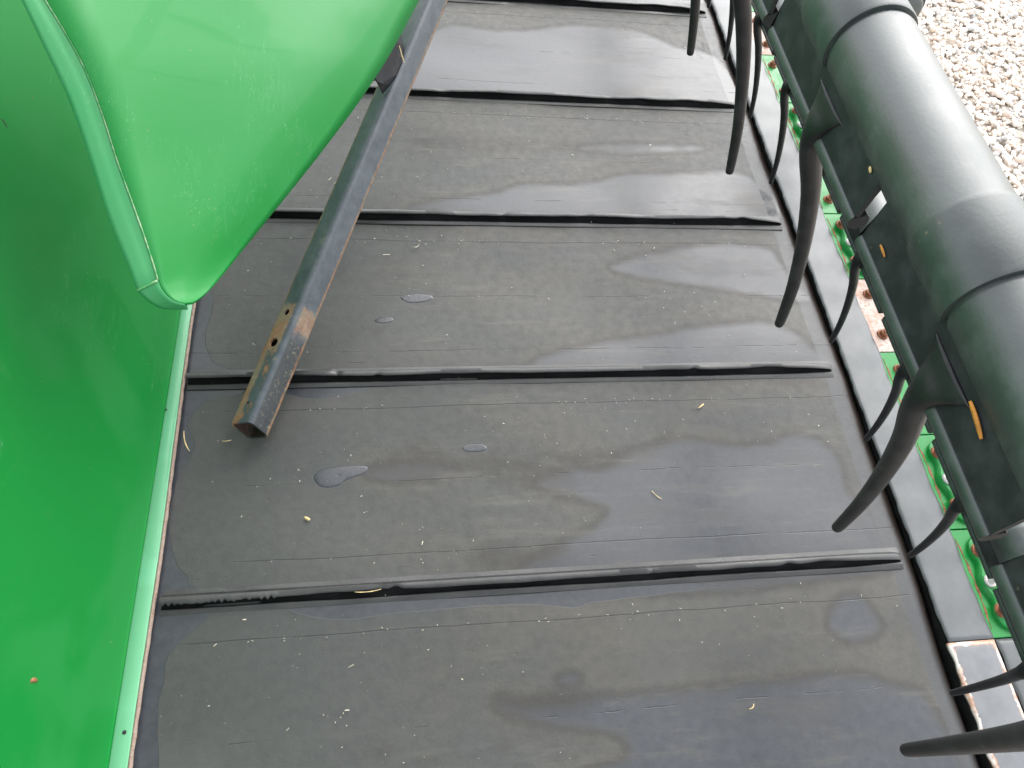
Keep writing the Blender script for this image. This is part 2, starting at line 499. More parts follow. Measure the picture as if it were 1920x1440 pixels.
def build_gravel():
    bm = bmesh.new()
    bmesh.ops.create_icosphere(bm, subdivisions=2, radius=1)
    bv = np.array([v.co[:] for v in bm.verts])
    bf = np.array([[v.index for v in f.verts] for f in bm.faces])
    bm.free()
    x0, x1, y0, y1 = 1.05, 2.3, 0.50, 2.35
    n = 20000
    nv = len(bv)
    V = np.zeros((n, nv, 3)); T = np.zeros((n, nv))
    for i in range(n):
        s = 0.0050 * math.exp(rng.normal(0, 0.36))
        s = min(max(s, 0.0035), 0.016)
        sc3 = s * np.array([rng.uniform(1.0, 1.6), rng.uniform(0.85, 1.15), rng.uniform(0.55, 0.85)])
        lump = 1 + 0.10 * np.sin(bv @ rng.normal(0, 1.8, 3) + rng.uniform(0, 6)) + 0.06 * np.sin(bv @ rng.normal(0, 3.5, 3) + rng.uniform(0, 6))
        p = bv * lump[:, None] * sc3
        a, b_, c_ = rng.uniform(0, 6.28), rng.normal(0, 0.35), rng.normal(0, 0.35)
        Rm = np.array(Matrix.Rotation(a, 3, 'Z') @ Matrix.Rotation(b_, 3, 'X') @ Matrix.Rotation(c_, 3, 'Y'))
        p = p @ Rm.T
        p += np.array([rng.uniform(x0, x1), rng.uniform(y0, y1), GZ + s * 0.45 + (rng.random() ** 2) * 0.012])
        V[i] = p
        T[i] = rng.random()
    F = (bf[None] + (np.arange(n) * nv)[:, None, None]).reshape(-1, 3)
    me = bpy.data.meshes.new('gravel')
    V = V.reshape(-1, 3)
    me.vertices.add(len(V)); me.vertices.foreach_set('co', V.ravel())
    me.loops.add(F.size); me.loops.foreach_set('vertex_index', F.ravel().astype(np.int32))
    me.polygons.add(len(F)); me.polygons.foreach_set('loop_start', np.arange(0, F.size, 3, dtype=np.int32))
    me.polygons.foreach_set('use_smooth', np.ones(len(F), bool))
    at_ = me.attributes.new('tone', 'FLOAT', 'POINT')
    at_.data.foreach_set('value', T.ravel())
    me.update(calc_edges=True)
    o = obj('gravel', me, mat=MAT['pebble'])
    o['kind'] = 'stuff'
    o['label'] = 'pale rounded pebbles covering the ground beside the machine'
    o['category'] = 'gravel'
build_gravel()

# ================================================================== BELT
PITCHY = 0.3055
def pxpoly(P, n=7):
    return np.array([[p[0], p[1]] for p in catmull([at(u, v)[:2] for u, v in P], n, True)])

CRISP = [
    [(330, 560), (357, 552), (396, 543), (396, 585), (385, 622), (390, 660), (405, 682), (440, 695), (462, 712), (455, 735), (402, 745), (376, 760),
     (354, 785), (353, 802), (365, 832), (352, 862), (338, 880), (329, 905), (319, 945), (315, 985), (322, 1028), (333, 1062), (352, 1080), (353, 1094),
     (378, 1108), (388, 1120), (410, 1135), (398, 1152), (376, 1171), (333, 1208), (313, 1238), (307, 1278), (297, 1312), (294, 1362), (289, 1470),
     (220, 1480), (250, 1200), (280, 900)],
    [(520, 722), (700, 722), (640, 741), (590, 746), (545, 740)],
    [(548, 1140), (600, 1159), (660, 1161), (740, 1150), (800, 1145), (900, 1136), (1000, 1133), (1075, 1139), (1110, 1130), (1180, 1121), (1290, 1108),
     (1360, 1097), (1250, 1094), (900, 1118), (700, 1130)],
    [(586, 892), (600, 880), (630, 874), (668, 871), (690, 874), (684, 886), (650, 898), (634, 909), (612, 913), (594, 908)],
    [(750, 556), (775, 549), (805, 551), (812, 557), (795, 564), (765, 565)],
    [(702, 598), (716, 592), (734, 594), (738, 600), (722, 604), (706, 603)],
    [(866, 838), (880, 832), (905, 832), (914, 841), (895, 846), (874, 845)],
]
SOFT = [
    [(1010, 905), (1080, 880), (1130, 880), (1180, 852), (1232, 833), (1300, 826), (1380, 836), (1440, 831), (1482, 818), (1512, 818), (1548, 834),
     (1574, 868), (1588, 918), (1625, 950), (1648, 990), (1655, 1040), (1600, 1052), (1300, 1074), (1010, 1090), (985, 1065), (1040, 1030), (1120, 985), (1140, 950), (1080, 930)],
    [(1148, 500), (1200, 481), (1300, 461), (1380, 459), (1440, 466), (1466, 496), (1502, 540), (1520, 562), (1420, 550), (1330, 536), (1200, 516)],
    [(1010, 672), (1090, 651), (1160, 636), (1232, 630), (1300, 615), (1420, 604), (1482, 620), (1522, 652), (1548, 690), (1200, 698), (1000, 698)],
    [(925, 362), (980, 346), (1080, 345), (1180, 326), (1300, 322), (1372, 320), (1420, 342), (1450, 410), (1100, 402), (790, 392), (820, 376)],
    [(792, 70), (850, 46), (920, 56), (1000, 55), (1060, 48), (1140, 52), (1210, 61), (1262, 84), (1344, 108), (1380, 198), (1000, 186), (765, 172), (780, 110)],
    [(930, 1318), (1010, 1318), (1100, 1310), (1250, 1300), (1400, 1285), (1500, 1275), (1600, 1268), (1682, 1286), (1740, 1312), (1800, 1450), (1700, 1500), (1100, 1480), (1180, 1420), (1160, 1375), (1010, 1350)],
    [(1556, 1165), (1572, 1130), (1592, 1118), (1616, 1122), (1640, 1150), (1648, 1176), (1630, 1193), (1598, 1196), (1566, 1184)],
    [(690, 884), (740, 872), (800, 872), (860, 880), (800, 892), (730, 897)],
    [(1090, 276), (1160, 268), (1300, 272), (1310, 278), (1180, 284)],
    [(1060, 1096), (1400, 1082), (1660, 1066), (1560, 1080), (1300, 1108)],
    [(1050, 1272), (1068, 1266), (1085, 1270), (1070, 1279)],
    [(900, -40), (1330, -30), (1310, 6), (1000, 2)],
]
SMUDGE = [
    [(690, 885), (750, 838), (800, 828), (860, 852), (960, 848), (1060, 880), (1085, 935), (1000, 925), (880, 890), (780, 900)],
    [(885, 1035), (920, 1015), (1000, 1032), (1060, 1008), (1045, 1052), (960, 1072), (888, 1062)],
    [(925, 1312), (1000, 1296), (1110, 1300), (1090, 1330), (980, 1338)],
    [(698, 1408), (716, 1402), (736, 1408), (718, 1418)], [(795, 1420), (812, 1414), (828, 1420), (812, 1428)],
    [(690, 616), (706, 611), (718, 616), (704, 622)], [(756, 642), (770, 637), (786, 641), (772, 647)],
    [(925, 1400), (940, 1394), (955, 1400), (938, 1406)], [(1000, 850), (1180, 838), (1260, 805), (1230, 860), (1120, 880)],
    [(1150, 180), (1220, 140), (1260, 160), (1240, 185)], [(780, 250), (1000, 262), (1250, 275), (1000, 285), (800, 275)],
    [(1600, 940), (1625, 980), (1640, 1010), (1622, 1005), (1600, 975)], [(1395, 350), (1430, 375), (1440, 395), (1410, 398), (1380, 370)],
]
def sdf(px, py, polys):
    best = np.full(px.shape, -0.12)
    for poly in polys:
        d2 = np.full(px.shape, 1e9)
        inside = np.zeros(px.shape, bool)
        lo, hi = poly.min(0) - 0.12, poly.max(0) + 0.12
        msk = (px > lo[0]) & (px < hi[0]) & (py > lo[1]) & (py < hi[1])
        qx, qy = px[msk], py[msk]
        dd = np.full(qx.shape, 1e9); ins = np.zeros(qx.shape, bool)
        for i in range(len(poly)):
            ax, ay = poly[i]; bx, by = poly[(i + 1) % len(poly)]
            ex, ey = bx - ax, by - ay
            t = np.clip(((qx - ax) * ex + (qy - ay) * ey) / (ex * ex + ey * ey + 1e-12), 0, 1)
            dd = np.minimum(dd, (qx - ax - t * ex) ** 2 + (qy - ay - t * ey) ** 2)
            c = ((ay > qy) != (by > qy)) & (qx < (bx - ax) * (qy - ay) / (by - ay + 1e-12) + ax)
            ins ^= c
        s = np.sqrt(dd) * np.where(ins, 1, -1)
        best[msk] = np.maximum(best[msk], s)
    return best

belt = thing('conveyor_belt', 'wet black rubber conveyor belt with raised cross ribs running away from the camera', 'conveyor belt')

def belt_edge(y):
    t = np.clip((0.15 - y) / 0.45, 0, 1)
    return 0.5005 - 0.014 * t * t * (3 - 2 * t)

def build_belt():
    NX, NY = 206, 470
    u = np.linspace(0, 1, NX)
    ys = np.linspace(-0.55, 1.85, NY)
    U, Y = np.meshgrid(u, ys)
    X = -0.530 + U * (belt_edge(Y) + 0.530)
    ph = ((Y / PITCHY + 0.5) % 1 - 0.5) * 2          # -1..1 between ribs
    Z = -0.0015 + 0.0015 * np.cos(ph * math.pi) + 0.0012 * np.sin(X * 7 + 1 + Y * 2) * np.sin(Y * 9 + X * 3) + 0.0006 * np.sin(X * 23 + Y * 5) * np.cos(Y * 31 - X * 4)
    e = np.clip((X - (belt_edge(Y) - 0.022)) / 0.022, 0, 1)
    Z -= 0.006 * e ** 2
    V = np.stack([X, Y, Z], -1).reshape(-1, 3)
    idx = np.arange(NX * NY).reshape(NY, NX)
    F = np.stack([idx[:-1, :-1], idx[:-1, 1:], idx[1:, 1:], idx[1:, :-1]], -1).reshape(-1, 4)
    nb = len(V)
    # turned-down right edge
    Vd = V[idx[:, -1]] + np.array([-0.004, 0, -0.03])
    V = np.vstack([V, Vd])
    j = nb + np.arange(NY)
    F2 = np.stack([idx[:-1, -1], j[:-1], j[1:], idx[1:, -1]], -1)
    F = np.vstack([F, F2])
    me = bpy.data.meshes.new('rubber_sheet')
    me.from_pydata(V.tolist(), [], F.tolist())
    me.polygons.foreach_set('use_smooth', np.ones(len(F), bool))
    for name, polys in (('wet_crisp', CRISP), ('wet_soft', SOFT), ('smudge', SMUDGE)):
        s = sdf(V[:, 0], V[:, 1], [pxpoly(p) for p in polys])
        a = me.attributes.new(name, 'FLOAT', 'POINT')
        a.data.foreach_set('value', s)
    obj('rubber_sheet', me, belt, MAT['rubber'])
build_belt()

def build_cleat(k):
    y0 = k * PITCHY
    xs = np.arange(-0.4965, 0.4785, 0.0035)
    if k == 0: xs = np.arange(-0.4900, 0.4785, 0.0035)
    if k in (1, 3): xs = np.arange(-0.4965, 0.4745, 0.0035)
    n = len(xs)
    lean = wave(xs * 2, 40 + k, 2) * 0.0009
    hgt = 0.0135 + wave(xs * 3, 80 + k, 3) * 0.0014
    lip = wave(xs * 9, 120 + k, 4) * 0.0005
    # dents where the rib is torn or folded
    r = random.Random(k + 3)
    for _ in range(4):
        c = r.uniform(-0.45, 0.45); wd = r.uniform(0.003, 0.016)
        b = np.exp(-((xs - c) / wd) ** 2)
        lip -= b * r.uniform(0.001, 0.004); hgt -= b * r.uniform(0, 0.003)
    c = 0.36; b = np.exp(-((xs - c) / 0.03) ** 2); lip -= b * 0.003
    if k == 0:                                        # chewed, saw-toothed lip at the left end
        tooth = np.abs(((xs / 0.0075) % 1) - 0.5) * 0.006
        lip += np.where(xs < -0.36, tooth - 0.001 + np.random.default_rng(1).uniform(-0.001, 0.001, n), 0)
    chn = wave(xs * 3, 160 + k, 4) * 0.0009 + 0.0022 * np.clip(1 - (xs[-1] - xs) / 0.10, 0, 1)
    ends = np.clip((xs[-1] - xs) / 0.06, 0, 1) ** 0.5
    rings = []
    for i, x in enumerate(xs):
        h = hgt[i] * (0.35 + 0.65 * ends[i])
        o = lean[i]
        yl = -0.0040 - lip[i] + o
        prof = [(0.0150, -0.003), (0.0145, 0.0014), (0.0085, 0.0026), (0.0060, h * 0.55), (0.0045, h * 0.90), (0.0030 + o, h), (yl + 0.0012, h * 0.98),
                (yl, h * 0.92), (yl + 0.0006, h * 0.76), (yl + 0.0035, h * 0.50), (-0.0005, h * 0.22), (-0.0055, 0.0010), (-0.0076 + chn[i], 0.0010), (-0.0090 + chn[i], 0.0024), (-0.0112 + chn[i], 0.0024), (-0.0160, 0.0009), (-0.0165, -0.003)]
        rings.append([(x, y0 + py, pz) for py, pz in prof])
    V, F = loft(rings)
    me = mesh('cleat', V, F)
    try: me.set_sharp_from_angle(angle=R(50))
    except Exception: pass
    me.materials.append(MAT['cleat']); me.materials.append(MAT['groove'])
    # underside and channel take the near-black that paints their shade; loft faces run ring by ring
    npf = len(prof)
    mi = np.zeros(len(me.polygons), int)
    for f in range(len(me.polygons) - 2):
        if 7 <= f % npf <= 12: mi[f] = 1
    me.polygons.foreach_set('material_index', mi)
    return obj('cleat', me, belt)
for k in range(0, 6):
    build_cleat(k)

# water standing on the belt
def belt_z(x, y):
    ph = ((y / PITCHY + 0.5) % 1 - 0.5) * 2
    return -0.0015 + 0.0015 * math.cos(ph * math.pi) + 0.0012 * math.sin(x * 7 + 1 + y * 2) * math.sin(y * 9 + x * 3) + 0.0006 * math.sin(x * 23 + y * 5) * math.cos(y * 31 - x * 4)
def drop(P, h, label, cat='water puddle'):
    poly = pxpoly(P, 5)
    c = poly.mean(0)
    NR = 12
    V = [(0, 0, belt_z(*c) + h)]
    for r in range(1, NR + 1):
        t = r / NR
        for p in poly:
            q = c + (p - c) * t * 1.02
            V.append((q[0] - c[0], q[1] - c[1], belt_z(*q) + 0.0004 + h * (1 - t ** 4) - (0.0008 if r == NR else 0)))
    n = len(poly)
    F = [(0, 1 + j, 1 + (j + 1) % n) for j in range(n)]
    for r in range(NR - 1):
        for j in range(n):
            a = 1 + r * n + j; b = 1 + r * n + (j + 1) % n
            F.append((a, a + n, b + n, b))
    o = obj('water_puddle', mesh('water_puddle', V, F), mat=MAT['water'])
    o.location = (c[0], c[1], 0.0)
    tag(o, label, cat, 'water beads standing on the belt')
drop(CRISP[3], 0.0006, 'elongated water bead crossed by a fine crack, left of the belt middle')
drop(CRISP[4], 0.0005, 'oval water bead with pale rim, nearer the green shield than the smaller bead')
drop(CRISP[5], 0.0004, 'smallest flat water bead just below the oval one near the square tube')
drop(CRISP[6], 0.0004, 'small water bead holding two pale flecks in the middle of the belt')

# ================================================================== GREEN SIDE PANEL
panel = thing('side_panel', 'tall glossy green sheet metal end panel along the left belt edge', 'side panel', (-0.52, 0.2, 0))
def build_panel():
    prof = [(-0.5185, 0.0118), (-0.5202, 0.0140), (-0.5214, 0.0185), (-0.5230, 0.03), (-0.535, 0.08), (-0.5542, 0.16), (-0.583, 0.28), (-0.6118, 0.40), (-0.6406, 0.52), (-0.6694, 0.64), (-0.6934, 0.74)]
    ys = np.linspace(-0.6, 1.6, 90)
    V, F = [], []
    for i, y in enumerate(ys):
        for j, (x, z) in enumerate(prof):
            b = 0.0022 * math.sin(y * 4.2 + 0.7 + z * 3) * min(1, z / 0.2)
            V.append((x + b + 0.52, y - 0.2, z))
    n = len(prof)
    for i in range(len(ys) - 1):
        for j in range(n - 1):
            a = i * n + j
            F.append((a, a + 1, a + n + 1, a + n))
    o = obj('panel_sheet', mesh('panel_sheet', V, F), panel, MAT['panel'])
    md = o.modifiers.new('thickness', 'SOLIDIFY'); md.thickness = 0.0025; md.offset = -1
    # flange lying on the belt, its sky sheen in the paint colour
    ys = np.linspace(-0.6, 1.6, 160)
    wob = wave(ys * 2, 5, 4) * 0.0007
    rings = []
    for y, wv in zip(ys, wob):
        xr = -0.4985 + wv + (0.004 if y < 0.05 else 0.0) * 0 - 0.004 * np.clip((y - 0.1) / 0.3, 0, 1) + 0.0035
        rings.append([(-0.5200 + .52, y - .2, 0.0068), (-0.5192 + .52, y - .2, 0.0106), (-0.5165 + .52, y - .2, 0.0120), (xr - 0.0055 + .52, y - .2, 0.0114), (xr - 0.0040 + .52, y - .2, 0.0108), (xr - 0.0042 + .52, y - .2, 0.0066)])
    V, F = loft(rings)
    f = obj('flange', mesh('flange', V, F), panel, MAT['flange'])
    rings = []
    for y, wv in zip(ys, wob):
        xr = -0.4985 + wv - 0.004 * np.clip((y - 0.1) / 0.3, 0, 1) + 0.0035
        rr = wave(np.array([y * 30]), 9, 3)[0] * 0.0006
        rings.append([(xr - 0.0038 + .52, y - .2, 0.0060), (xr - 0.0038 + .52, y - .2, 0.0107), (xr - 0.001 + rr + .52, y - .2, 0.0098), (xr + rr + .52, y - .2, 0.0078), (xr + rr - 0.0004 + .52, y - .2, 0.0058)])
    V, F = loft(rings)
    f2 = obj('flange_edge', mesh('flange_edge', V, F), panel, MAT['primer'])
    f2['label'] = 'flange edge worn through to brown primer'
    for u, v in ((310, 768), (233, 1373)):
        q = at(u, v, 0.0125)
        bm = bmesh.new()
        bmesh.ops.create_uvsphere(bm, u_segments=12, v_segments=8, radius=0.0022, matrix=Matrix.Diagonal((1, 1, 0.45, 1)))
        o = obj('rivet', bm_mesh('rivet', bm, True), panel, MAT['dark'])
        o.location = (q.x + .52, q.y - .2, 0.0120)
build_panel()

# ================================================================== GREEN SHIELD
def build_shield():
    fold = [(-40, -300, 0.690), (85, 0, 0.545), (122, 60, 0.515), (160, 130, 0.485), (193, 215, 0.453), (220, 300, 0.425), (248, 378, 0.398), (270, 440, 0.377), (288, 495, 0.359), (297, 526, 0.350), (303, 541, 0.346), (314, 555, 0.341), (328, 565, 0.337), (346, 570, 0.333)]
    outer = [(-110, -300, 0.682), (40, 0, 0.537), (84, 92, 0.502), (130, 190, 0.472), (167, 295, 0.438), (200, 400, 0.406), (222, 458, 0.383), (240, 500, 0.367), (252, 530, 0.354), (258, 545, 0.347), (272, 559, 0.340), (288, 570, 0.334), (308, 577, 0.329), (352, 578, 0.324)]
    right = [(1000, -290, 0.240), (785, 0, 0.245), (752, 62, 0.247), (720, 118, 0.250), (672, 190, 0.254), (620, 260, 0.259), (560, 337, 0.265), (500, 411, 0.273), (455, 467, 0.280), (425, 505, 0.289), (404, 531, 0.298), (390, 547, 0.306), (375, 560, 0.317), (362, 568, 0.326)]
    def slope_pt(u, v, y0, z0, k):
        d = ROT @ Vector(((u - 960) / FPX, -(v - 720) / FPX, -1.0))
        t = (z0 + k * (CAM.y - y0) - CAM.z) / (d.z - k * d.y)
        return CAM + d * t
    def run(P, k=None, y0=0, z0=0):
        Q = [at(*p) if (k is None or p[1] > 528) else slope_pt(p[0], p[1], y0, z0, k) for p in P]
        Q[0] = Q[1] + (Q[1] - Q[2]) * 1.6
        return catmull(Q, 5)
    L, O, Rr = run(fold, 0.72, at(297, 526, .350).y, .350), run(outer, 0.72, at(252, 530, .354).y, .354), run(right)
    base = np.array(at(330, 560, .3))
    N, Mx = len(L), 15
    s = thing('crop_shield', 'bent green sheet metal shield with folded left rim and rounded nose above the belt', 'crop shield', tuple(base))
    V, F = [], []
    for i in range(N):
        a, b = L[i], Rr[i]
        wdt = np.linalg.norm(b - a)
        for j in range(Mx):
            t = j / (Mx - 1)
            p = a * (1 - t) + b * t
            q = i / (N - 1)
            p = p + np.array([0.25, -0.3, 0.9]) * (0.006 * wdt * math.sin(math.pi * t) ** 1.0 + 0.006 * wdt * math.sin(t * 9 + q * 5)) * 0.9
            V.append(p - base)
    for i in range(N - 1):
        for j in range(Mx - 1):
            a = i * Mx + j
            F.append((a, a + 1, a + Mx + 1, a + Mx))
    o = obj('shield_face', mesh('shield_face', V, F), s, MAT['shield'])
    md = o.modifiers.new('thickness', 'SOLIDIFY'); md.thickness = 0.003; md.offset = 0
    # folded rim in two pieces: straight side strip and the nose band
    cut = 5 * 8 + 5
    def strip(i0, i1, name, drop_):
        V, F = [], []
        K = 6
        for i in range(i0, i1):
            for j in range(K):
                t = j / (K - 1)
                p = L[i] * (1 - t) + O[i] * t
                p = p + np.array([-0.1, -0.1, 0.8]) * 0.0008 * math.sin(math.pi * t) * drop_
                if t < 0.35: p = p + np.array([0, 0, -0.0018]) * math.sin(math.pi * t / 0.35) * drop_
                V.append(p - base)
        m = i1 - i0
        for i in range(m - 1):
            for j in range(K - 1):
                a = i * K + j
                F.append((a, a + K, a + K + 1, a + 1))
        o = obj(name, mesh(name, V, F), s, MAT['rim'])
        md = o.modifiers.new('thickness', 'SOLIDIFY'); md.thickness = 0.003; md.offset = 0
    strip(0, cut + 1, 'side_rim', 1.0)
    strip(cut, N, 'nose_rim', 0.0)
    # bead of worn paint along the fold and across the end of the side rim
    def bead(path, r, name):
        rings = []
        for i, p in enumerate(path):
            d = path[min(i + 1, len(path) - 1)] - path[max(i - 1, 0)]
            q = Vector(d).to_track_quat('Z', 'Y')
            rings.append([tuple(Vector(p - base) + q @ Vector((r * math.cos(a), r * math.sin(a), 0))) for a in np.linspace(0, 6.283, 7)[:-1]])
        V, F = loft(rings)
        b = obj(name, mesh(name, V, F), s, MAT['seam'])
        b['label'] = 'pale scuffed weld line'
    bead([L[i] + np.array([0, -0.0005, 0.0014]) for i in range(0, cut + 1)], 0.0008, 'fold_seam')
    bead([L[cut] * (1 - t) + O[cut] * t + np.array([0, -0.001, 0.0015]) for t in np.linspace(0, 1, 8)], 0.0013, 'end_seam')
    return s
m = M('scuffed_green_seam')
MAT['seam'] = m.set(m.mix(m.ss(m.noise(60, 4, 0.7), 0.40, 0.62), (0.03, 0.24, 0.06), (0.24, 0.36, 0.20)), 0.45)
build_shield()

# ================================================================== SQUARE TUBE
def build_tube():
    near = Vector(at(472, 797, 0.030)); near.z = 0.030
    far = Vector(at(809, 0, 0.200)); far.z = 0.200
    d = (far - near).normalized()
    L = (far - near).length * 1.35
    s, r, th = 0.0196, 0.0085, 0.0032
    def prof(h, rad, n=5):
        P = []
        for cx, cz, a0 in ((h - rad, h - rad, 0), (-(h - rad), h - rad, 90), (-(h - rad), -(h - rad), 180), (h - rad, -(h - rad), 270)):
            for k in range(n):
                a = R(a0 + 90 * k / (n - 1))
                P.append((cx + rad * math.cos(a), cz + rad * math.sin(a)))
        c, sn = math.cos(R(45)), math.sin(R(45))
        return [(x * c - z * sn, x * sn + z * c) for x, z in P]
    po, pi_ = prof(s, r, 7), prof(s - th, r - th + 0.0006, 7)
    n = len(po)
    ys = [0.0, 0.006] + list(np.linspace(0.02, L, 26))
    V, F = [], []
    for y in ys:
        for x, z in po: V.append((x, y - (0.027 - z) * 0.28 * max(0, 1 - y / 0.05), z))
    for y in ys:
        for x, z in pi_: V.append((x, y - (0.027 - z) * 0.28 * max(0, 1 - y / 0.05), z))
    m = len(ys)
    for i in range(m - 1):
        for j in range(n):
            k = (j + 1) % n
            F.append((i * n + j, (i + 1) * n + j, (i + 1) * n + k, i * n + k))
            o = m * n
            F.append((o + i * n + j, o + i * n + k, o + (i + 1) * n + k, o + (i + 1) * n + j))
    for j in range(n):
        k = (j + 1) % n
        F.append((j, k, m * n + k, m * n + j))
        a = (m - 1) * n
        F.append((a + k, a + j, m * n + a + j, m * n + a + k))
    t = thing('square_tube', 'rust-spotted blue-black square steel tube lying slantwise on the belt, open end nearest', 'steel tube', tuple(near))
    q = d.to_track_quat('Y', 'Z')
    # roll so that one corner points up and a little to the right
    t.rotation_mode = 'QUATERNION'
    t.rotation_quaternion = q @ Matrix.Rotation(R(12), 3, 'Y').to_quaternion()
    body = obj('tube_body', mesh('tube_body', V, F, True, [MAT['tube'], MAT['bore']]), None)
    inner = m * n
    body.data.polygons.foreach_set('material_index', [1 if min(p.vertices) >= inner else 0 for p in body.data.polygons])
    try: body.data.set_sharp_from_angle(angle=R(40))
    except Exception: pass
    # bolt holes through the left face
    bm = bmesh.new()
    for yh, rad, el in ((0.158, 0.0050, 1.0), (0.112, 0.0064, 1.15), (0.024, 0.0022, 1.0)):
        nrm = Vector((-1, 0, 1)).normalized()
        c = nrm * s + Vector((0, yh, 0))
        mt = Matrix.Translation(c) @ nrm.to_track_quat('Z', 'Y').to_matrix().to_4x4() @ Matrix.Diagonal((1, el, 1, 1))
        bmesh.ops.create_cone(bm, cap_ends=True, segments=20, radius1=rad, radius2=rad, depth=0.016, matrix=mt)
    cut = obj('hole_cutter', bm_mesh('hole_cutter', bm))
    md = body.modifiers.new('holes', 'BOOLEAN'); md.operation = 'DIFFERENCE'; md.object = cut; md.solver = 'EXACT'
    dg = bpy.context.evaluated_depsgraph_get()
    nm = bpy.data.meshes.new_from_object(body.evaluated_get(dg))
    body.modifiers.clear()
    old = body.data
    body.data = nm
    nm.name = 'tube_body_mesh'
    bpy.data.objects.remove(cut)
    body.parent = t
    # gusset bracket that carries the shield
    Wm = Matrix.Translation(near) @ t.rotation_quaternion.to_matrix().to_4x4()
    P = [(660, 150, .232), (704, 146, .204), (711, 158, .190), (717, 171, .178), (730, 157, .184), (742, 140, .189), (754, 114, .193), (757, 84, .198), (748, 50, .212), (690, 60, .238)]
    top = [Wm.inverted() @ Vector(at(*q)) for q in P]
    nrm = Wm.to_3x3().inverted() @ Vector((0, 0, 1))
    V = [tuple(p) for p in top] + [tuple(p - nrm * 0.005) for p in top]
    n = len(P)
    F = [tuple(range(n)), tuple(range(2 * n - 1, n - 1, -1))] + [(j, n + j, n + (j + 1) % n, (j + 1) % n) for j in range(n)]
    br = obj('bracket', mesh('bracket', V, F, False), t, MAT['bracket'])
    br['label'] = 'welded bracket with rusty corner, shield shade in its colour'
    return t, near, d
build_tube()

# ================================================================== REEL BATS
TC = (0.029, 0.712)          # tube axis (x, z) of the near bat
TR = 0.0205
def tine_mesh():
    cx = [(0.0106, 0.6955), (0.0100, 0.6880), (0.0098, 0.6790), (0.0165, 0.6600), (0.030, 0.632), (0.046, 0.590), (0.060, 0.545), (0.0695, 0.505), (0.0715, 0.494)]
    P = catmull(cx, 4)
    n = len(P)
    rings = []
    for i, p in enumerate(P):
        t = i / (n - 1)
        dv = P[min(i + 1, n - 1)] - P[max(i - 1, 0)]
        dv /= np.linalg.norm(dv)
        nv = np.array([-dv[1], dv[0]])
        wy = 0.0185 - 0.0127 * (min(1, t / 0.32)) ** 0.75 if t < 0.32 else 0.0058 - 0.0025 * (t - 0.32) / 0.68
        wn_ = 0.0012 + 0.0054 * min(1, t / 0.30) ** 1.3 if t < 0.30 else 0.0065 - 0.0033 * (t - 0.30) / 0.70
        e = (1 - t) * (n - 1)
        if e < 1.5:
            k = math.sqrt(max(0.0, 1 - ((1.5 - e) / 1.55) ** 2)); wy *= k; wn_ *= k
        yo = -0.0015 * math.sin(t * 2)
        rings.append([(p[0] - TC[0] + nv[0] * wn_ * math.sin(a), yo + wy * math.cos(a), p[1] - TC[1] + nv[1] * wn_ * math.sin(a)) for a in np.linspace(0, 2 * math.pi, 15)[:-1]])
    V, F = loft(rings)
    return mesh('tine', V, F)
def shell_mesh(length):
    """moulded half sleeve clipped round the tube, with a thicker lip at its near end"""
    rings = []
    for y, r in ((0, TR), (0.0, TR + 0.0020), (0.0012, TR + 0.0025), (0.036, TR + 0.0022), (0.0385, TR + 0.0019), (0.040, TR + 0.0011), (length - 0.004, TR + 0.0008), (length - 0.0022, TR + 0.0004), (length - 0.002, TR - 0.001)):
        rings.append([(r * math.cos(a), y, r * math.sin(a)) for a in np.linspace(0, 2 * math.pi, 49)[:-1]])
    V, F = loft(rings)
    me = mesh('sleeve', V, F)
    try: me.set_sharp_from_angle(angle=R(35))
    except Exception: pass
    return me
def plate_mesh(length):
    """flat skirt hanging from the sleeve, its lower edge rolled into a bead"""
    a1 = np.array([-0.0140, -0.0367])
    rb = 0.0052
    outl = [(-0.0185, -0.002), (-0.0182, -0.020), (-0.0176, -0.0345)]
    c = a1
    for a in np.linspace(115, 425, 13):
        outl.append((c[0] + rb * math.cos(R(a)), c[1] + rb * math.sin(R(a))))
    outl += [(-0.0150, -0.0340), (-0.0150, -0.020), (-0.0140, -0.006)]
    rings = [[(x, y, z) for x, z in outl] for y in (0.0, 0.001, length - 0.001, length)]
    V, F = loft(rings)
    me = mesh('skirt_plate', V, F)
    try: me.set_sharp_from_angle(angle=R(50))
    except Exception: pass
    return me
TINE = tine_mesh(); SLEEVE = shell_mesh(0.158); PLATE = plate_mesh(0.147)
SLEEVE.materials.append(MAT['reel'])
PLATE.materials.append(MAT['skirt'])
PLATE.materials.append(MAT['reel'])
PLATE.polygons.foreach_set('material_index', [1 if f.center.z < -0.0335 else 0 for f in PLATE.polygons])
TINE.materials.append(MAT['tine'])
PT = 0.158
